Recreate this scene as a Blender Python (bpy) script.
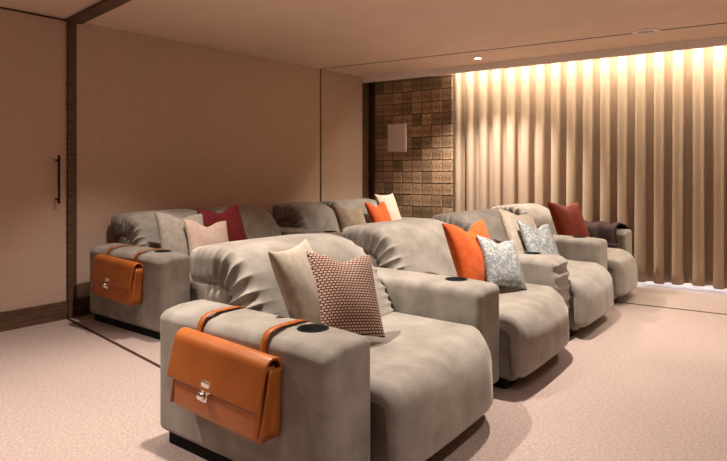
import bpy, bmesh, math, random
from mathutils import Matrix, Vector
random.seed(7)
D = bpy.data
for o in list(D.objects): D.objects.remove(o)
S = bpy.context.scene
COL = S.collection
PI = math.pi

# ------------------------------------------------------------------ camera
FPX, CXP, HZ, EYE = 620.0, 363.5, 168.7, 1.25      # focal (px), principal x, horizon row, eye height
cam_d = D.cameras.new('camera'); cam = D.objects.new('camera', cam_d); COL.objects.link(cam)
cam.location = (0, 0, EYE); cam.rotation_euler = (PI/2, 0, 0)
cam_d.sensor_width = 36; cam_d.lens = FPX/727*36
cam_d.shift_y = -(230.5-HZ)/727
cam_d.clip_start = .05
S.camera = cam

# ------------------------------------------------------------------ world (daylight behind the curtain)
W = D.worlds.new('world'); S.world = W; W.use_nodes = True
W.node_tree.nodes['Background'].inputs[0].default_value = (.82, .9, 1, 1)
W.node_tree.nodes['Background'].inputs[1].default_value = 6.0
vs = S.view_settings
vs.view_transform = 'Standard'; vs.look = 'None'; vs.gamma = 1; vs.use_curve_mapping = False
vs.exposure = 1.2
WARM = (1, .87, .76)
SPOT_W = 95
# downlights: x, y, power factor, cone degrees; only the first in view, pair nearest the camera is added fill
DOWNLIGHTS = [(1.29, 7.0, 1.8, 112), (-.65, 2.95, 1.5, 90), (1.1, 4.05, 2.0, 96), (2.75, 4.5, .8, 84),
              (-2.1, 2.5, 1.15, 96), (1.0, 1.3, .75, 100), (-1.2, 4.52, .9, 95), (-1.7, .8, .5, 100)]
LED_W = 40

# ------------------------------------------------------------------ frames
P = Vector((-2.45, 5.21, 0))
ROOM = Matrix.Translation(P) @ Matrix.Rotation(math.atan2(-.6, .8), 4, 'Z')     # x: out of the back wall, y: along it
SKEW = 2.0                                         # the rows stand a touch askew to the wall
def sofa_frame(x, y): return Matrix.Translation((x, y, 0)) @ Matrix.Rotation(math.radians(53.13-SKEW), 4, 'Z')  # x: along the row, y: rearward

# ------------------------------------------------------------------ materials
def mat(name, col, rough=.8, metal=0, sheen=0, spec=.3):
    m = D.materials.new(name); m.use_nodes = True
    b = m.node_tree.nodes['Principled BSDF']
    b.inputs['Base Color'].default_value = (*col, 1); b.inputs['Roughness'].default_value = rough
    b.inputs['Metallic'].default_value = metal; b.inputs['Specular IOR Level'].default_value = spec
    if sheen:
        b.inputs['Sheen Weight'].default_value = sheen; b.inputs['Sheen Roughness'].default_value = .45
        b.inputs['Sheen Tint'].default_value = (1, .95, .9, 1)
    return m
def nd(m, t): return m.node_tree.nodes.new(t)
def lk(m, a, b): m.node_tree.links.new(a, b)
def noise_col(m, c1, c2, scale, detail=3, stretch=None, rnd=False, lo=.35, hi=.65):
    tc = nd(m, 'ShaderNodeTexCoord'); mp = nd(m, 'ShaderNodeMapping'); n = nd(m, 'ShaderNodeTexNoise'); r = nd(m, 'ShaderNodeValToRGB')
    lk(m, tc.outputs['Object'], mp.inputs[0]); lk(m, mp.outputs[0], n.inputs['Vector'])
    if stretch: mp.inputs['Scale'].default_value = stretch
    n.inputs['Scale'].default_value = scale; n.inputs['Detail'].default_value = detail
    r.color_ramp.elements[0].position = lo; r.color_ramp.elements[1].position = hi
    r.color_ramp.elements[0].color = (*c1, 1); r.color_ramp.elements[1].color = (*c2, 1)
    lk(m, n.outputs['Fac'], r.inputs[0]); b = m.node_tree.nodes['Principled BSDF']
    out = r.outputs[0]
    if rnd:
        oi = nd(m, 'ShaderNodeObjectInfo'); hv = nd(m, 'ShaderNodeHueSaturation'); mr = nd(m, 'ShaderNodeMapRange')
        mr.inputs['To Min'].default_value = 1-rnd; mr.inputs['To Max'].default_value = 1+rnd
        lk(m, oi.outputs['Random'], mr.inputs[0]); lk(m, mr.outputs[0], hv.inputs['Value']); lk(m, out, hv.inputs['Color'])
        out = hv.outputs[0]
    lk(m, out, b.inputs['Base Color'])
    return mp
def bump(m, scale, strength, dist=.01, detail=2):
    tc = nd(m, 'ShaderNodeTexCoord'); n = nd(m, 'ShaderNodeTexNoise'); bp = nd(m, 'ShaderNodeBump')
    n.inputs['Scale'].default_value = scale; n.inputs['Detail'].default_value = detail
    bp.inputs['Strength'].default_value = strength; bp.inputs['Distance'].default_value = dist
    lk(m, tc.outputs['Object'], n.inputs['Vector']); lk(m, n.outputs['Fac'], bp.inputs['Height'])
    lk(m, bp.outputs[0], m.node_tree.nodes['Principled BSDF'].inputs['Normal'])

M = {}
m = M['velvet'] = mat('velvet', (.3, .27, .23), .85, sheen=.35); noise_col(m, (.185, .168, .142), (.32, .292, .258), 7, 7, lo=.3, hi=.7); bump(m, 160, .12)
m = M['wall'] = mat('wall_fabric', (.5, .36, .26), .85); noise_col(m, (.52, .38, .295), (.57, .42, .33), 60, 4, (1, 1, .5)); bump(m, 300, .15)
m = M['ceiling'] = mat('ceiling_paint', (.6, .46, .35), .8); noise_col(m, (.74, .56, .45), (.78, .60, .48), 3)
m = M['carpet'] = mat('carpet', (.5, .4, .34), .95, sheen=.2); noise_col(m, (.345, .265, .238), (.47, .37, .335), 70, 5); bump(m, 220, .6, .01)
m = M['dark_wood'] = mat('dark_wood', (.10, .055, .03), .5); noise_col(m, (.075, .04, .024), (.15, .085, .05), 6, 6, (1, 1, 8))
m = M['black'] = mat('black_plastic', (.008, .007, .007), .7, spec=.15)
m = M['groove'] = mat('groove_metal', (.05, .025, .02), .5)
m = M['fascia'] = mat('fascia_paint', (.9, .83, .80), .6)
m = M['curtain'] = mat('curtain_cloth', (.5, .4, .3), .9, sheen=.1); noise_col(m, (.39, .285, .205), (.45, .335, .245), 40, 4, (8, 8, .2)); bump(m, 250, .2)
m = M['tile'] = mat('glazed_tile', (.2, .14, .08), .35); noise_col(m, (.20, .125, .07), (.42, .29, .185), 22, 6, rnd=.38); bump(m, 18, .35, .02)
m = M['grout'] = mat('grout', (.08, .055, .035), .9)
m = M['plate'] = mat('white_plate', (.72, .63, .60), .5)
m = M['leather'] = mat('tan_leather', (.42, .15, .035), .42, spec=.45); noise_col(m, (.34, .09, .014), (.41, .12, .022), 4, 4); bump(m, 120, .1)
m = M['chrome'] = mat('chrome', (.85, .83, .8), .18, 1)
m = M['white'] = mat('white_metal', (.85, .76, .72), .5)
m = M['frost'] = mat('frosted_lens', (.42, .36, .34), .5)
m = M['handle'] = mat('bronze', (.05, .018, .012), .4, .5)
def plain(n, c1, c2, sc=25, sheen=.5):
    m = M[n] = mat(n, c1, .85, sheen=sheen); noise_col(m, c1, c2, sc, 4); bump(m, 180, .15); return m
plain('cushion_taupe', (.36, .31, .245), (.46, .40, .325))
plain('cushion_grey', (.30, .27, .23), (.38, .34, .30))
plain('cushion_pink', (.50, .37, .30), (.58, .45, .38))
plain('cushion_red', (.09, .004, .006), (.14, .008, .010), sheen=.1)
plain('cushion_orange', (.46, .068, .007), (.56, .10, .011), sheen=.15)
plain('cushion_rust', (.17, .018, .007), (.23, .028, .009), sheen=.1)
plain('cushion_brown', (.20, .15, .10), (.27, .2, .14))
plain('throw', (.025, .012, .011), (.05, .024, .021), 60, 0)
# woven check cushion
m = M['cushion_check'] = mat('cushion_check', (.4, .3, .2), .8, sheen=.2)
tc = nd(m, 'ShaderNodeTexCoord'); mp = nd(m, 'ShaderNodeMapping'); ck = nd(m, 'ShaderNodeTexBrick')
mp.inputs['Rotation'].default_value = (PI/2, 0, 0)
lk(m, tc.outputs['Object'], mp.inputs[0]); lk(m, mp.outputs[0], ck.inputs['Vector'])
ck.inputs['Scale'].default_value = 1; ck.inputs['Brick Width'].default_value = .018; ck.inputs['Row Height'].default_value = .0125
ck.inputs['Mortar Size'].default_value = .0032; ck.inputs['Mortar Smooth'].default_value = .3
ck.inputs['Color1'].default_value = (.60, .46, .36, 1); ck.inputs['Color2'].default_value = (.52, .38, .29, 1); ck.inputs['Mortar'].default_value = (.11, .035, .03, 1)
lk(m, ck.outputs['Color'], m.node_tree.nodes['Principled BSDF'].inputs['Base Color'])
# silvery patterned satin
m = M['cushion_silver'] = mat('cushion_silver', (.4, .45, .45), .4, .1)
tc = nd(m, 'ShaderNodeTexCoord'); n1 = nd(m, 'ShaderNodeTexNoise'); v1 = nd(m, 'ShaderNodeTexVoronoi'); r1 = nd(m, 'ShaderNodeValToRGB')
n1.inputs['Scale'].default_value = 13; n1.inputs['Detail'].default_value = 2; v1.inputs['Scale'].default_value = 16
lk(m, tc.outputs['Object'], n1.inputs['Vector']); lk(m, n1.outputs['Color'], v1.inputs['Vector']); v1.inputs['Scale'].default_value = 9
r1.color_ramp.elements[0].position = .1; r1.color_ramp.elements[0].color = (.60, .59, .55, 1)
r1.color_ramp.elements[1].position = .6; r1.color_ramp.elements[1].color = (.22, .26, .28, 1)
lk(m, v1.outputs['Distance'], r1.inputs[0]); lk(m, r1.outputs[0], m.node_tree.nodes['Principled BSDF'].inputs['Base Color'])
# lamp lens
def emis(n, col, st):
    m = D.materials.new(n); m.use_nodes = True; b = m.node_tree.nodes['Principled BSDF']
    b.inputs['Emission Color'].default_value = (*col, 1); b.inputs['Emission Strength'].default_value = st; M[n] = m
emis('lamp_lens', (1, .86, .7), 14); emis('led_lens', (1, .84, .6), 10)
m = M['glass'] = mat('window_glass', (1, 1, 1), 0); m.node_tree.nodes['Principled BSDF'].inputs['Transmission Weight'].default_value = 1

# ------------------------------------------------------------------ object helpers
def link(name, me, material, parent=None, mtx=None, smooth=True):
    if smooth:
        for p in me.polygons: p.use_smooth = True
    if material and not me.materials: me.materials.append(M[material])
    o = D.objects.new(name, me); COL.objects.link(o)
    if parent: o.parent = parent
    if mtx is not None: o.matrix_local = mtx
    return o
def tag(o, label, cat, group=None):
    o['label'] = label; o['category'] = cat
    if group: o['group'] = group
    return o
def struct(o, label=None):
    o['kind'] = 'structure'
    if label: o['label'] = label
    return o
def thing(name, label, cat, mtx, group=None):
    o = D.objects.new(name, None); COL.objects.link(o); o.matrix_local = mtx; o.empty_display_size = .1
    return tag(o, label, cat, group)
def mesh(verts, faces, name='m'):
    me = D.meshes.new(name); me.from_pydata([tuple(v) for v in verts], [], faces)
    bm = bmesh.new(); bm.from_mesh(me); bmesh.ops.recalc_face_normals(bm, faces=bm.faces[:]); bm.to_mesh(me); bm.free()
    me.update(); return me

def rbox(dims, r, mid=(2, 2, 2), nc=4, fn=None):
    """rounded box centred on the origin; fn maps each vertex"""
    h = [d/2 for d in dims]
    ax = []
    for k in range(3):
        hk, rk = h[k], min(r, h[k]*.999)
        c = [math.tan(PI/4*i/nc) for i in range(nc+1)]
        pos = [hk-rk + rk*t for t in c]
        inner = [-(hk-rk) + 2*(hk-rk)*i/mid[k] for i in range(1, mid[k])]
        ax.append([-p for p in reversed(pos)] + inner + pos)
    idx = {}; V = []; F = []
    def vid(key):
        if key not in idx:
            p = Vector([ax[k][key[k]] for k in range(3)])
            rr = [min(r, h[k]*.999) for k in range(3)]
            q = Vector([max(-(h[k]-rr[k]), min(h[k]-rr[k], p[k])) for k in range(3)])
            d = p-q
            e = Vector([d[k]/rr[k] for k in range(3)])
            if e.length > 1e-9:
                e.normalize(); p = q + Vector([e[k]*rr[k] for k in range(3)])
            idx[key] = len(V); V.append(fn(p) if fn else p)
        return idx[key]
    n = [len(a)-1 for a in ax]
    for a in range(3):
        b, c = (a+1) % 3, (a+2) % 3
        for side in (0, n[a]):
            for i in range(n[b]):
                for j in range(n[c]):
                    q = []
                    for (di, dj) in ((0, 0), (1, 0), (1, 1), (0, 1)):
                        key = [0, 0, 0]; key[a] = side; key[b] = i+di; key[c] = j+dj
                        q.append(vid(tuple(key)))
                    F.append(q if side else q[::-1])
    return mesh(V, F)
def box(x0, x1, y0, y1, z0, z1):
    V = [(x, y, z) for x in (x0, x1) for y in (y0, y1) for z in (z0, z1)]
    F = [(0, 1, 3, 2), (4, 6, 7, 5), (0, 4, 5, 1), (2, 3, 7, 6), (0, 2, 6, 4), (1, 5, 7, 3)]
    return mesh(V, F)
def bevbox(x0, x1, y0, y1, z0, z1, r=.01, nc=2, mid=(1, 1, 1)):
    c = Vector(((x0+x1)/2, (y0+y1)/2, (z0+z1)/2))
    return rbox((x1-x0, y1-y0, z1-z0), r, mid, nc, lambda p: p+c)
def lathe(prof, n=32):
    V = []; F = []
    for (r, z) in prof:
        for i in range(n): V.append((r*math.cos(2*PI*i/n), r*math.sin(2*PI*i/n), z))
    for k in range(len(prof)-1):
        for i in range(n):
            j = (i+1) % n; F.append((k*n+i, k*n+j, (k+1)*n+j, (k+1)*n+i))
    if prof[0][0] > 1e-6 and False: F.append(tuple(range(n)))
    return mesh(V, F)
def bend(p0, d, n, L1, R, ang):
    """2-D centre line: straight L1, arc of radius R through ang turning away from n, straight on; (s, t) -> point"""
    p0, d, n = Vector(p0), Vector(d), Vector(n)
    c = p0 + d*L1 - n*R
    La = R*ang
    def f(s, t):
        if s < L1: return p0 + d*s + n*t
        if s < L1+La: ph = (s-L1)/R
        else: ph = ang
        nn = n*math.cos(ph) + d*math.sin(ph); dd = d*math.cos(ph) - n*math.sin(ph)
        p = c + nn*(R+t)
        if s >= L1+La: p = p + dd*(s-L1-La)
        return p
    return f
def tube(pts, r, n=8):
    V = []; F = []
    pts = [Vector(p) for p in pts]
    for i, p in enumerate(pts):
        t = (pts[min(i+1, len(pts)-1)]-pts[max(i-1, 0)]).normalized()
        a = t.orthogonal().normalized(); b = t.cross(a)
        for k in range(n): V.append(p + a*r*math.cos(2*PI*k/n) + b*r*math.sin(2*PI*k/n))
    for i in range(len(pts)-1):
        for k in range(n):
            F.append((i*n+k, i*n+(k+1) % n, (i+1)*n+(k+1) % n, (i+1)*n+k))
    F.append(tuple(range(n))[::-1]); F.append(tuple((len(pts)-1)*n+k for k in range(n)))
    return mesh(V, F)

# ------------------------------------------------------------------ the room
H = 2.5
RX0, RX1, RY0, RY1 = 0, 7.2, -5.2, 4.05        # back wall .. screen wall, near wall .. fascia line
YW = 4.95                                        # window wall
XT = 1.27                                        # end of the tiled pier
struct(link('floor', box(-.2, RX1+.2, RY0-.2, YW+.2, -.1, 0), 'carpet', None, ROOM, False), 'pinkish beige short pile carpet')
struct(link('ceiling', box(-.2, RX1+.2, RY0-.2, RY1, H, H+.3), 'ceiling', None, ROOM, False), 'warm beige painted ceiling')
struct(link('ceiling_recess', box(-.2, RX1+.2, RY1, YW+.2, 2.72, 2.8), 'ceiling', None, ROOM, False), 'curtain recess above the fascia')
wb = struct(link('wall_back', box(-.2, -.03, RY0-.2, YW+.2, 0, 2.8), 'dark_wood', None, ROOM, False), 'fabric panelled wall behind the rear row')
for (y0, y1) in ((RY0, -2.2), (-2.19, -1.2)):
    link('wall_panel', bevbox(-.03, 0, y0, y1, .14, H, .003), 'wall', wb, None, False)
link('wall_panel', bevbox(-.03, -.008, .041, 3.185, .14, H, .003), 'wall', wb, None, False)
link('wall_panel', bevbox(-.03, -.008, 3.215, RY1+.02, .14, H, .003), 'wall', wb, None, False)
d1 = struct(link('door_1', bevbox(-.03, 0, -1.19, -.045, .14, H-.02, .003), 'wall', None, ROOM, False), 'fabric covered door with dark bar handle')
hx = lambda x, y, z: Vector((x, y, z))
hb = link('handle', tube([(.05, -.135, .965), (.05, -.135, 1.36)], .011, 10), 'handle', d1)
for z in (1.0, 1.32): link('handle_mount', tube([(0, -.135, z), (.05, -.135, z)], .009, 8), 'handle', d1)
struct(link('trim_1', bevbox(-.03, .03, -.045, -.005, 0, H-.005, .004), 'dark_wood', None, ROOM, False), 'dark wooden door post')
struct(link('trim_2', bevbox(-.03, .006, -.005, .04, .0, H-.005, .003), 'dark_wood', None, ROOM, False), 'dark wooden post edge strip')
struct(link('baseboard_back', bevbox(-.03, .02, RY0, -.047, 0, .15, .004), 'dark_wood', None, ROOM, False))
struct(link('baseboard_rear', bevbox(-.03,   .02, .042, RY1+.02, 0, .15, .004), 'dark_wood', None, ROOM, False))
struct(link('wall_front', box(RX1, RX1+.2, RY0-.2, YW+.2, 0, 2.8), 'wall', None, ROOM, False))
struct(link('wall_near', box(-.2, RX1+.2, RY0-.2, RY0, 0, 2.8), 'wall', None, ROOM, False))
# window wall behind the curtain
wr = struct(link('wall_window', box(-.03, XT+.3, YW, YW+.2, 0, 2.8), 'wall', None, ROOM, False))
link('wall_pier', box(6.6, RX1+.2, YW, YW+.2, 0, 2.8), 'wall', wr, None, False)
link('lintel', box(XT+.3, 6.6, YW, YW+.2, 2.35, 2.8), 'wall', wr, None, False)
wn = struct(link('window_1', bevbox(XT+.3, 6.6, YW+.05, YW+.12, .0, .03, .004), 'white', None, ROOM, False), 'floor length window hidden by the curtain')
for x in (XT+.3, 2.8, 4.05, 5.3, 6.54): link('window_frame', box(x, x+.06, YW+.05, YW+.12, .03, 2.35), 'white', wn, None, False)
xs = [XT+.36, 2.8, 2.86, 4.05, 4.11, 5.3, 5.36, 6.54]
for i in range(4): link('pane', box(xs[2*i], xs[2*i+1], YW+.08, YW+.09, .03, 2.35), 'glass', wn, None, False)
# tiled pier
YT = 4.27
pier = struct(link('wall_tiled', box(-.03, XT, YT+.012, YT+.08, 0, 2.7), 'grout', None, ROOM, False), 'pier clad in brown glazed square tiles')
TS = .152
tm = bevbox(0, TS-.008, -.012, .006, 0, TS-.008, .005, 1); tm.materials.append(M['tile'])
for i in range(8):
    for j in range(18):
        x = .06+i*TS
        if x+TS > XT+.02: continue
        o = link('tile', tm, None, pier, Matrix.Translation((x, YT+.006+random.uniform(-.004, .004), .0+j*TS)) @ Matrix.Rotation(random.uniform(-.02, .02), 4, 'Z') @ Matrix.Rotation(random.uniform(-.02, .02), 4, 'X'), False)
struct(link('trim_3', bevbox(-.028, .055, YT-.03, YT+.011, 0, 2.68, .004), 'groove', None, ROOM, False), 'dark upright strip at the tiled corner')
# white wall plate on the tiles
sp = thing('wall_plate', 'pale rectangular panel mounted on the brown tiled wall', 'wall panel', ROOM @ Matrix.Translation((.44, YT-.008, 1.665)))
link('plate', bevbox(-.15, .15, -.022, 0, -.19, .19, .006), 'plate', sp, None, False)
link('plate_insert', bevbox(-.13, .13, -.026, -.0221, -.17, .17, .001, 1), 'plate', sp, None, False)
# fascia and LED strip
struct(link('trim_4', bevbox(-.007, RX1, RY1-.001, RY1+.035, H-.08, H+.215, .003), 'fascia', None, ROOM, False), 'pale fascia hiding the light strip')
led = thing('light_strip', 'warm light strip hidden behind the curtain fascia', 'light', ROOM @ Matrix.Translation((0, RY1+.21, H+.12)))
link('strip_lens', bevbox(XT, RX1-.2, -.02, .02, 0, .014, .003, 1), 'led_lens', led, None, False)
link('strip_housing', box(XT, RX1-.2, -.0245, .02, .0145, .0995), 'white', led, None, False)
ld = D.lights.new('strip_light', 'AREA'); ld.shape = 'RECTANGLE'; ld.size = RX1-.2-XT; ld.size_y = .04; ld.energy = LED_W; ld.color = (1, .87, .68); ld.spread = 2.6
lo = D.objects.new('strip_light', ld); COL.objects.link(lo); lo.parent = led
lo.matrix_local = Matrix.Translation(((XT+RX1-.2)/2, .01, -.004)) @ Matrix.Rotation(math.radians(12), 4, 'X')

# partition tracks
def strip(name, p, q, w, z0, z1, matn, label):
    p, q = Vector((*p, 0)), Vector((*q, 0)); d = (q-p).normalized(); n = Vector((-d.y, d.x, 0))*w/2
    V = [v+Vector((0, 0, z)) for z in (z0, z1) for v in (p-n, p+n, q+n, q-n)]
    F = [(0, 1, 2, 3), (7, 6, 5, 4), (0, 4, 5, 1), (1, 5, 6, 2), (2, 6, 7, 3), (3, 7, 4, 0)]
    struct(link(name, mesh(V, F), matn, None, None, False), label)
dk = Vector((.686, -.728)); p2 = Vector((P.x, P.y))
a0 = p2 + dk*.03 + Vector((-.03, -.03))
strip('trim_5', a0, a0+dk*5.6, .024, .0005, .004, 'groove', 'dark partition track set in the carpet')
strip('trim_6', a0+Vector((.03, .045)), a0+dk*5.6+Vector((.03, .045)), .12, H-.03, H-.0005, 'dark_wood', 'dark partition track under the ceiling')
strip('trim_7', (-.60, 7.80), (3.9, 4.77), .016, H-.004, H-.0005, 'groove', 'thin dark groove across the ceiling')
strip('trim_8', (-.60, 7.80), (4.2, 4.58), .018, .0005, .004, 'groove', 'thin dark groove across the carpet')

# ------------------------------------------------------------------ curtain
def curtain():
    YC = 4.47; x0, x1 = XT-.12, RX1-.03; z0, z1 = .035, 2.69
    step = .185; nx = int((x1-x0)/step*14); nz = 22
    V = []; F = []
    ph = [random.uniform(-.35, .35) for _ in range(60)]; am = [random.uniform(.8, 1.15) for _ in range(60)]
    for j in range(nz+1):
        v = j/nz; z = z0+(z1-z0)*v
        for i in range(nx+1):
            x = x0+(x1-x0)*i/nx; s = (x-x0)/step; k = int(s); fr = s-k
            k2 = k+1; p = ph[k]*(1-fr)+ph[k2]*fr; a = am[k]*(1-fr)+am[k2]*fr
            w = 2*PI*s + p*(1-v)*1.6
            c = math.cos(w); y = YC + .072*a*math.copysign(abs(c)**.8, c)*(1 - .15*v)
            V.append((x + .022*math.sin(2*w)*(1-.3*v), y, z + (.012*math.sin(s*1.3)+.01*math.sin(s*.55) if j == 0 else 0)))
    for j in range(nz):
        for i in range(nx):
            a = j*(nx+1)+i; F.append((a, a+1, a+nx+2, a+nx+1))
    me = mesh(V, F)
    o = link('curtain', me, 'curtain', None, ROOM)
    md = o.modifiers.new('thickness', 'SOLIDIFY'); md.thickness = .004
    tag(o, 'long tan pleated curtain lit from above, covering the window wall', 'curtain')
curtain()
# curtain rail
tag(link('curtain_rail', bevbox(XT, RX1-.02, 4.45, 4.49, 2.695, 2.7195, .003), 'white', None, ROOM, False), 'white ceiling rail carrying the tan pleated curtain', 'curtain rail')

# ------------------------------------------------------------------ downlights
ring = lathe([(.036, -.001), (.036, -.007), (.052, -.008), (.058, -.004), (.058, 0), (.05, 0)])
lens = lathe([(.036, -.004), (.0001, -.004)])
for i, (x, y, pw, cone) in enumerate(DOWNLIGHTS):
    t = thing('downlight', 'small glowing recessed downlight in the ceiling before the curtain' if i == 0 else 'unseen ceiling downlight above the seats and open carpet, nearest pair added as fill', 'downlight', Matrix.Translation((x, y, H-.0005)), None if i == 0 else 'other ceiling downlights')
    link('ring', ring, 'white', t); link('lens', lens, 'lamp_lens', t)
    L = D.lights.new('lamp', 'SPOT'); L.energy = SPOT_W*pw; L.color = WARM; L.spot_size = math.radians(cone); L.spot_blend = .6; L.shadow_soft_size = .035
    lo = D.objects.new('lamp', L); COL.objects.link(lo); lo.parent = t; lo.location = (0, 0, -.012)
t = thing('ceiling_fitting', 'unlit oval grey ceiling fitting beside the thin ceiling groove', 'ceiling light', Matrix.Translation((2.56, 5.62, H-.0005)) @ Matrix.Rotation(math.atan2(-.6, .8), 4, 'Z'))
sc = Matrix.Diagonal((2.1, 1.7, 1.6, 1))
rc, lc = ring.copy(), lens.copy(); rc.materials.clear(); lc.materials.clear()
link('ring', rc, 'white', t, sc); link('lens', lc, 'frost', t, sc)

# ------------------------------------------------------------------ cinema seats
AW, AL, AH = .255, 1.06, .62
CUP = (.165, .235)
def arm_mesh(soft=0, cut=True):
    h = Vector((AW/2, AL/2, (.055+AH)/2)); hz = (AH-.055)/2
    def fn(p):
        x, y, z = p
        zt = (z/hz+1)/2
        if zt > .5: z -= .03*max(0, (-x/(AW/2)))**2 * (zt-.5)*2          # outer top falls away
        z -= .012*max(0, (-y/(AL/2)-.6)/.4)**2 if zt > .8 else 0
        x *= 1 + .03*(1-(y/(AL/2))**2)*(1-(2*zt-1)**2)
        if soft and y < -AL/2+.25:                                           # puckered front
            w = (-AL/2+.25-y)/.25
            x *= 1+.10*w*math.sin(PI*min(1, zt*1.05)); y -= .02*w*math.sin(PI*zt)
            y += .012*w*math.sin(z*75)*(1 if abs(x) < .12 else .4)
        return Vector((x, y, z))+h
    me = rbox((AW, AL, AH-.055), .036, (3, 12, 16 if soft else 6), 5, fn)
    if not cut: return me
    # bore the cup hole with a boolean, baked into the mesh
    a = D.objects.new('tmp', me); COL.objects.link(a)
    b = D.objects.new('tmp', lathe([(.0001, AH-.09), (.058, AH-.09), (.058, AH+.1), (.0001, AH+.1)])); COL.objects.link(b)
    b.location = (CUP[0], CUP[1], 0)
    md = a.modifiers.new('b', 'BOOLEAN'); md.object = b; md.operation = 'DIFFERENCE'; md.solver = 'EXACT'
    dg = bpy.context.evaluated_depsgraph_get(); dg.update()
    me2 = D.meshes.new_from_object(a.evaluated_get(dg))
    D.objects.remove(a); D.objects.remove(b)
    return me2
ARM = arm_mesh(); ARM_S = arm_mesh(1)
cupme = lathe([(.064, AH-.012), (.066, AH-.002), (.062, AH+.002), (.056, AH-.001), (.054, AH-.085), (.0001, AH-.085)])
for me in (ARM, ARM_S):
    me.materials.clear(); me.materials.append(M['velvet'])
    me.polygons.foreach_set('material_index', [0]*len(me.polygons))
cupme.materials.append(M['black'])

def add_arm(t, x, y, me=None, side=1):
    o = link('armrest', me or ARM, None, t, Matrix.Translation((x, y, 0)))
    link('cup_holder', cupme, None, o, Matrix.Translation((CUP[0], CUP[1], 0)))
    link('plinth', box(.03, AW-.03, .05, AL-.05, .0, .06), 'black', o, None, False)
    return o
def cinema_seat(mtx, x0, x1, label, group, arm_l=None, arm_r=None, soft_r=False, shear=.085):
    t = thing('cinema_seat', label, 'seat', mtx, group)
    wid = x1-x0; xc = (x0+x1)/2
    # seat pad: along the top, over the front, down to the floor
    th = .10; R = .075; zc = .43-th/2
    f = bend((.68, zc), (-1, 0), (0, 1), .68+.125-th/2-R, R, PI/2*.97)
    L = .68+.125-th/2-R + R*PI/2*.97 + (zc-R-.085)
    hw = (wid-.012)/2
    def fn(p):
        s, x, tt = p.x+L/2, p.y, p.z
        e = x/hw
        tt *= 1 + .16*(1-e**4)*(1 if tt > 0 else 0)
        q = f(s, tt); y, z = q
        y -= .022*(1-e*e)*max(0, min(1, (.30-y)/.3))*math.sin(PI*min(1, max(0, z/.45)))
        k = max(0, (x+hw-(wid-.30))/.30)
        y += .13*k*k*max(0, 1-(y+.12)/.55)
        y += shear*(x+hw)/(2*hw)*max(0, min(1, (.6-y)/.6))
        return Vector((xc+x, y, z))
    link('seat_cushion', rbox((L, wid-.012, th), .045, (34, 12, 3), 4, fn), 'velvet', t)
    def fb(p):
        x, y, z = p
        k = max(0, (x+hw-(wid-.30))/.30)
        y += .13*k*k*max(0, 1-(y+.36)/.55)
        return Vector((xc+x, y+.31+shear*(x+hw)/(2*hw)*max(0, min(1, .5-y/.6)), z+.20))
    link('seat_base', rbox((wid-.09, .74, .30), .03, (10, 6, 2), 2, fb), 'velvet', t)
    def fp(p):
        x, y, z = p
        k = max(0, (x+hw-(wid-.30))/.30)
        y += .13*k*k*max(0, 1-(y+.34)/.55)
        return Vector((xc+x, y+.41+shear*(x+hw)/(2*hw)*max(0, min(1, .5-y/.8)), z+.032))
    link('plinth', rbox((wid-.08, .85, .064), .02, (10, 4, 1), 2, fp), 'black', t)
    # back pad: up the front, rolled over the top to the rear
    th = .18; R = .20; lean = math.radians(27); ang = math.radians(68)
    d = (math.sin(lean), math.cos(lean)); n = (-math.cos(lean), math.sin(lean))
    L1 = .345
    g = bend((.665, .355), d, n, L1, R, ang)
    Lb = L1+R*ang+.205; hb_ = (wid-.02)/2
    def fk(p):
        s, x, tt = p.x+Lb/2, p.y, p.z
        e = x/hb_
        tt *= 1 + (.16*(1-e**4) if tt > 0 else 0)
        end = max(0, (abs(x)-(hb_-.085))/.085)
        side = math.copysign(1, x)
        pl = 1-2*abs(math.sin(s*58+.9*math.sin(s*9)))**.7
        x += side*.013*end*pl
        x += side*.02*end*math.sin(PI*max(0, min(1, s/(L1+.05))))
        tt *= 1 + .09*end*pl
        q = g(s, tt); y, z = q
        k = max(0, (p.y+hb_-(wid-.34))/.34)
        z -= .07*k**2.4*max(0, (z-.45)/.4)
        y += .05*k*k
        return Vector((xc+x, y, z))
    link('back_cushion', rbox((Lb, wid-.02, th), .055, (150, 16, 4), 5, fk), 'velvet', t)
    def fs(p):
        x, y, z = p
        k = max(0, (x+hb_-(wid-.34))/.34)
        z -= .06*k**2.4*(z+.32)/.64
        return Vector((xc+x, y+1.0, z+.375))
    link('back_shell', rbox((wid-.02, .22, .62), .06, (12, 3, 6), 4, fs), 'velvet', t)
    if arm_l is not None: add_arm(t, *arm_l)
    if arm_r is not None: add_arm(t, *arm_r, ARM_S if soft_r else ARM)
    return t
FO = Vector((-.12, 2.175)); PV = Vector((.73, 1.09)); PL = Vector((.62, .92))
def loc_of(v):
    a = math.radians(53.13-SKEW); return (v.x*math.cos(a)+v.y*math.sin(a), -v.x*math.sin(a)+v.y*math.cos(a))
G1 = 'front row of cinema seats'; G2 = 'rear row of cinema seats'
frames = []
flabel = ['grey velvet cinema seat holding the checked cushion, leather bag on its arm',
          'grey velvet cinema seat holding the bright orange cushion',
          'grey velvet cinema seat holding a taupe and a small silvery cushion',
          'grey velvet cinema seat beside the curtain with a rust red cushion']
o = FO.copy()
for k in range(4):
    pv = PV if k < 3 else PL
    fr = sofa_frame(o.x, o.y); frames.append(fr)
    lx, ly = loc_of(pv)
    cinema_seat(fr, AW+.006, lx-.004, flabel[k], G1, (0, 0) if k == 0 else None, (lx, ly), soft_r=(k == 1))
    o = o+pv
RO = Vector((-1.45, 4.46)); RF = sofa_frame(RO.x, RO.y)
cinema_seat(RF, AW+.006, 1.15, 'grey velvet rear seat by the door wall with a leather bag on its arm', G2, (0, 0), None)
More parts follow.
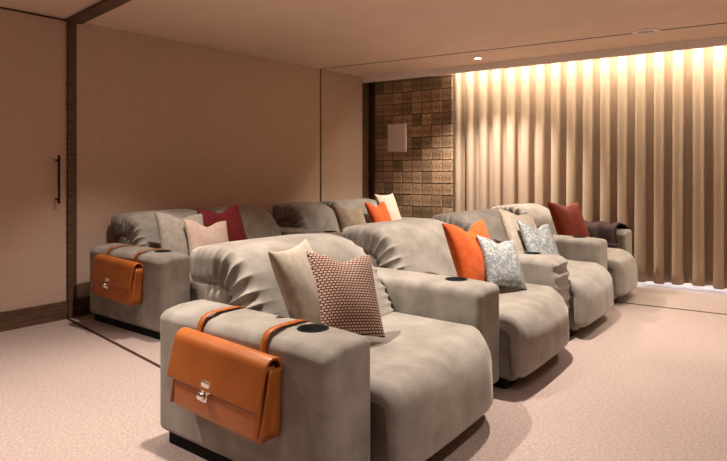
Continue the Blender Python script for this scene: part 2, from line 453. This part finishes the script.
cinema_seat(RF, 1.156, 1.90, 'grey velvet rear seat without cushions, next to the dark red cushion', G2, None, (1.904, 0))
cinema_seat(RF, 1.904+AW+.006, 2.86, 'grey velvet rear seat holding the dull brown cushion', G2)
cinema_seat(RF, 2.866, 3.85, 'grey velvet rear seat next to the tiled wall holding an orange cushion', G2, None, (3.854, 0))

# fabric tag on the front arm
seat0 = [o for o in D.objects if o.name == 'cinema_seat'][0]
arm0 = [c for c in seat0.children if c.name.startswith('armrest')][0]
link('fabric_tag', bevbox(.05, .075, AL-.004, AL+.012, .13, .19, .002, 1), 'throw', arm0, None, False)

# ------------------------------------------------------------------ leather saddle bags
def arm_out(z): return 0
def bag(mtx, label, s=1.0):
    t = thing('saddle_bag', label, 'bag', mtx, 'leather bags over the end armrests')
    y0, y1, z0, z1 = .235, .80, .25, .555; dep = .10
    # body: soft box hanging outside of the arm (x < 0)
    def fb(p):
        x, y, z = p
        zt = (z+.145)/.29
        x = (x-.05)*(1 - .35*max(0, zt-.35)/.65) + .0
        return Vector((x-.006, y+(y0+y1)/2, z+(z0+z1)/2-.012))
    link('bag_body', rbox((dep, y1-y0-.03, z1-z0-.02), .03, (2, 6, 4), 4, fb), 'leather', t)
    # flap: thin pad over the top and down the front
    th = .012
    f = bend((-.004, z1-.035), (0, 1), (1, 0), .008, .034, PI*.94)
    # rises at the arm, turns outwards over the top, falls down the front
    L = .008+.034*PI*.94+.165
    def ff(p):
        s, y, tt = p.x+L/2, p.y, p.z
        q = f(s, tt); x, z = q
        x -= .012*max(0, (s-.11)/.17) if s > .11 else 0
        return Vector((x-.006, y+(y0+y1)/2, z))
    f0 = f
    def f(s, t):
        # mirrored turn: outward is -x
        a = f0(s, t); return a
    # explicit flap path so it turns towards -x
    R = .04
    def path(s, t):
        if s < .01: return (-.006+t, z1-.045+s)
        ph = min((s-.01)/R, PI*.93)
        c = Vector((-.006-R, z1-.035)); nn = Vector((math.cos(ph), math.sin(ph))); q = c+nn*(R+t)
        ex = s-.01-R*PI*.93
        if ex > 0: q = q + Vector((-math.sin(PI*.93), math.cos(PI*.93)))*ex
        return (q.x, q.y)
    L = .01+R*PI*.93+.155
    def ff(p):
        x, z = path(p.x+L/2, p.z)
        return Vector((x, p.y+(y0+y1)/2, z))
    fl = link('flap', rbox((L, y1-y0, th), .005, (26, 3, 1), 2, ff), 'leather', t)
    # gussets at the two ends (folded V)
    for (yy, sg) in ((y0, 1), (y1, -1)):
        V = []; F = []; nzz = 8
        for j in range(nzz+1):
            v = j/nzz; z = z0+.012+(z1-z0-.045)*v; wd = .098*(1-.38*v)
            fold = .03*math.sin(PI*min(1, v*1.15+.05))*(1-v*.5)
            for (a, b) in ((0, 0), (.3, .35), (.5, 1), (.7, .35), (1, 0)):
                V.append((-.008-wd*a, yy+sg*(.004+fold*b*.55), z))
        for j in range(nzz):
            for i in range(4): F.append((j*5+i, j*5+i+1, j*5+i+6, j*5+i+5))
        g = link('gusset', mesh(V, F), 'leather', t)
        md = g.modifiers.new('thickness', 'SOLIDIFY'); md.thickness = .006; md.offset = 0
    c = Vector((0, .52, .40)); sag = Matrix.Translation(c) @ Matrix.Rotation(math.radians(2.2), 4, 'X') @ Matrix.Translation(-c)
    for o in t.children: o.matrix_local = sag
    # straps over the arm
    for yy in (.335, .735):
        pts = []
        prof = [(-.010, .38), (-.007, .50), (-.006, .545), (.000, .585), (.016, .612), (.04, .6235), (.08, .6275), (.14, .6275), (.20, .6275), (.235, .618), (.254, .59), (.259, .53)]
        V = []; F = []
        for i, (x, z) in enumerate(prof):
            a = Vector(prof[max(i-1, 0)]); b = Vector(prof[min(i+1, len(prof)-1)]); d = (b-a).normalized(); n = Vector((-d.y, d.x))
            for (k, w) in ((0, -1), (0, 1), (1, 1), (1, -1)):
                V.append((x+n.x*.004*k, yy+w*.0165, z+n.y*.004*k))
        m4 = len(prof)
        for i in range(m4-1):
            for k in range(4): F.append((i*4+k, i*4+(k+1) % 4, i*4+4+(k+1) % 4, i*4+4+k))
        F.append((0, 1, 2, 3)); F.append(tuple(4*(m4-1)+k for k in (3, 2, 1, 0)))
        link('strap', mesh(V, F), 'leather', t)
    # clasp
    c = link('clasp', bevbox(-.018, .0, -.022, .022, -.012, .026, .006, 3), 'chrome', t, sag @ Matrix.Translation((-.098, .545, .385)) @ Matrix.Scale(1.3, 4))
    link('clasp_tongue', bevbox(-.026, -.0, -.014, .014, -.038, -.010, .007, 3), 'chrome', c)
    link('clasp_knob', rbox((.02, .03, .026), .0099, (1, 1, 1), 4, lambda p: p+Vector((-.030, 0, -.016))), 'chrome', c)
    return t
bag(sofa_frame(FO.x, FO.y) @ Matrix.Translation((0, 0, 0)), 'large tan leather saddle bag with chrome clasp over the front row armrest')
bag(RF, 'tan leather saddle bag over the rear row armrest near the door post')

# ------------------------------------------------------------------ cushions
def pillow_mesh(w, h, t, chop=.0, n=18, seed=0, pinch=.09):
    rnd = random.Random(seed); V = []; F = []
    a1, a2 = rnd.uniform(0, 6), rnd.uniform(0, 6)
    for side in (-1, 1):
        for j in range(n+1):
            for i in range(n+1):
                u = math.sin(PI/2*(2*i/n-1)); v = math.sin(PI/2*(2*j/n-1))
                x = w/2*u*(1-pinch*(1-v*v)); z = h/2*v*(1-pinch*(1-u*u))
                e = max(0, (1-u*u)*(1-v*v))
                y = side*(t/2*e**.42 + .002) + .006*math.sin(3*u+a1)*math.cos(2.5*v+a2)*e
                c = math.exp(-(u/.38)**2)*((v+1)/2)**2
                z -= chop*c; y *= 1-.35*c*(1 if chop else 0)
                V.append((x, y, z))
    m1 = (n+1)**2
    for j in range(n):
        for i in range(n):
            a = j*(n+1)+i; F.append((a, a+1, a+n+2, a+n+1)); b = a+m1; F.append((b, b+n+1, b+n+2, b+1))
    rim = [i for i in range(n+1)] + [(j+1)*(n+1)-1 for j in range(1, n+1)] + [n*(n+1)+i for i in range(n-1, -1, -1)] + [j*(n+1) for j in range(n-1, 0, -1)]
    for k in range(len(rim)):
        a, b = rim[k], rim[(k+1) % len(rim)]; F.append((a, a+m1, b+m1, b))
    return mesh(V, F)
def ray_on(fr, u, v, yl):
    """point where the pixel's ray meets the plane yl (rearward distance) of a sofa frame, in that frame"""
    inv = fr.inverted(); o = inv @ Vector((0, 0, EYE)); d = inv.to_3x3() @ Vector(((u-CXP)/FPX, 1, -(v-HZ)/FPX))
    k = (yl-o.y)/d.y
    return o+d*k
def pillow(fr, u, v, yl, w, h, t, yaw, lean, roll, matn, label, chop=0, seed=0, group=None, rest=.437, x_min=AW+.004):
    p = ray_on(fr, u, v, yl)
    R = Matrix.Rotation(math.radians(yaw), 4, 'Z') @ Matrix.Rotation(math.radians(-lean), 4, 'X') @ Matrix.Rotation(math.radians(roll), 4, 'Y')
    def low(hh): return min((R @ q.co).z for q in pillow_mesh(w, hh, t, chop, seed=seed).vertices)
    gap = p.z + low(h) - rest                     # lengthen it downwards until it rests on the seat
    c = math.cos(math.radians(lean))
    if gap > 0:
        h += gap/c*.96; p = p - (R.to_3x3() @ Vector((0, 0, gap/c/2)))
        p.z += rest - (p.z + low(h))
    me = pillow_mesh(w, h, t, chop, seed=seed)
    if x_min is not None:
        dx = x_min - min((R @ q.co).x + p.x for q in me.vertices if (R @ q.co).z + p.z < AH)
        if dx > 0: p.x += min(dx, .08)
    o = link('cushion', me, matn, None, fr @ Matrix.Translation(p) @ R)
    return tag(o, label, 'cushion', group)
GF, GR = 'cushions on the front row', 'cushions on the rear row'
pillow(frames[0], 299, 286, .53, .40, .40, .13, 20, 22, -2, 'cushion_taupe', 'plain taupe cushion propped behind the checked cushion', .0, 1, GF)
pillow(frames[0], 345, 289, .43, .37, .36, .13, -12, 26, 8, 'cushion_check', 'brown and cream checked woven cushion leaning on the seat back', .03, 2, GF, rest=.455)
pillow(frames[1], 473, 252, .46, .46, .44, .15, -6, 22, 0, 'cushion_orange', 'bright orange velvet cushion behind a silvery cushion', .06, 3, GF)
pillow(frames[1], 501, 261, .315, .35, .34, .12, -14, 28, 10, 'cushion_silver', 'silvery blue patterned cushion leaning against the orange cushion', .03, 4, GF)
pillow(frames[2], 519, 236, .475, .46, .44, .13, -6, 26, 8, 'cushion_taupe', 'plain taupe cushion standing behind a small silvery cushion', .02, 5, GF)
pillow(frames[2], 535, 241, .32, .38, .32, .12, -12, 28, 8, 'cushion_silver', 'small silvery cushion leaning against a taupe cushion', .05, 6, GF)
pillow(frames[3], 566, 222, .445, .46, .42, .15, -16, 24, 3, 'cushion_rust', 'rust red velvet cushion on the seat beside the curtain', .03, 7, GF)
pillow(RF, 174, 235, .47, .44, .40, .13, -4, 26, 6, 'cushion_grey', 'grey cushion beside a pale pink cushion on the rear seat', .04, 8, GR)
pillow(RF, 208, 237, .32, .40, .32, .12, -6, 28, 6, 'cushion_pink', 'small pale pink cushion in front of the dark red cushion', .05, 9, GR)
pillow(RF, 224, 228, .47, .44, .42, .14, -6, 22, -4, 'cushion_red', 'dark red cushion standing behind the pale pink cushion', .05, 10, GR)
pillow(RF, 351, 219, .40, .46, .30, .13, 0, 28, 8, 'cushion_brown', 'dull brown cushion beside the orange cushion on the rear row', .03, 11, GR)
pillow(RF, 379, 214, .38, .36, .32, .13, 0, 26, 0, 'cushion_orange', 'orange cushion on the rear seat next to the tiled wall', .05, 12, GR)
pillow(RF, 388, 207, .50, .36, .36, .13, 0, 22, 0, 'cushion_pink', 'pale pink cushion behind the orange cushion on the rear row', .0, 13, GR)

# ------------------------------------------------------------------ throw over the last armrest
def throw():
    lx, ly = loc_of(PL)
    prof = [(-.055, .455), (-.03, .47), (-.024, .56), (-.012, .615), (.03, .644), (.11, .65), (.18, .645), (.225, .625), (.248, .57), (.25, .46), (.25, .38)]
    ny = 18; V = []; F = []; n = 40
    def at(s):
        q = s*(len(prof)-1); i = min(int(q), len(prof)-2); fr = q-i
        return Vector(prof[i])*(1-fr)+Vector(prof[i+1])*fr
    for j in range(ny+1):
        b = j/ny
        for i in range(n+1):
            s = i/n; q = at(s*(.88+.12*math.sin(b*5)))
            r = .010*math.sin(b*19+2*math.sin(s*5))+.007*math.sin(b*37+s*6)
            out = 1+.0
            V.append((lx+q.x+(-r if s < .4 else r if s > .7 else 0)-(.010 if s < .4 else 0), ly+.04+.56*b+.04*math.sin(s*4), q.y+(r+.014 if .3 < s < .8 else .0)))
    for j in range(ny):
        for i in range(n):
            a = j*(n+1)+i; F.append((a, a+1, a+n+2, a+n+1))
    o = link('throw_blanket', mesh(V, F), 'throw', None, frames[3])
    md = o.modifiers.new('thickness', 'SOLIDIFY'); md.thickness = .012; md.offset = 1
    tag(o, 'dark brown throw draped over the armrest beside the curtain', 'blanket')
throw()
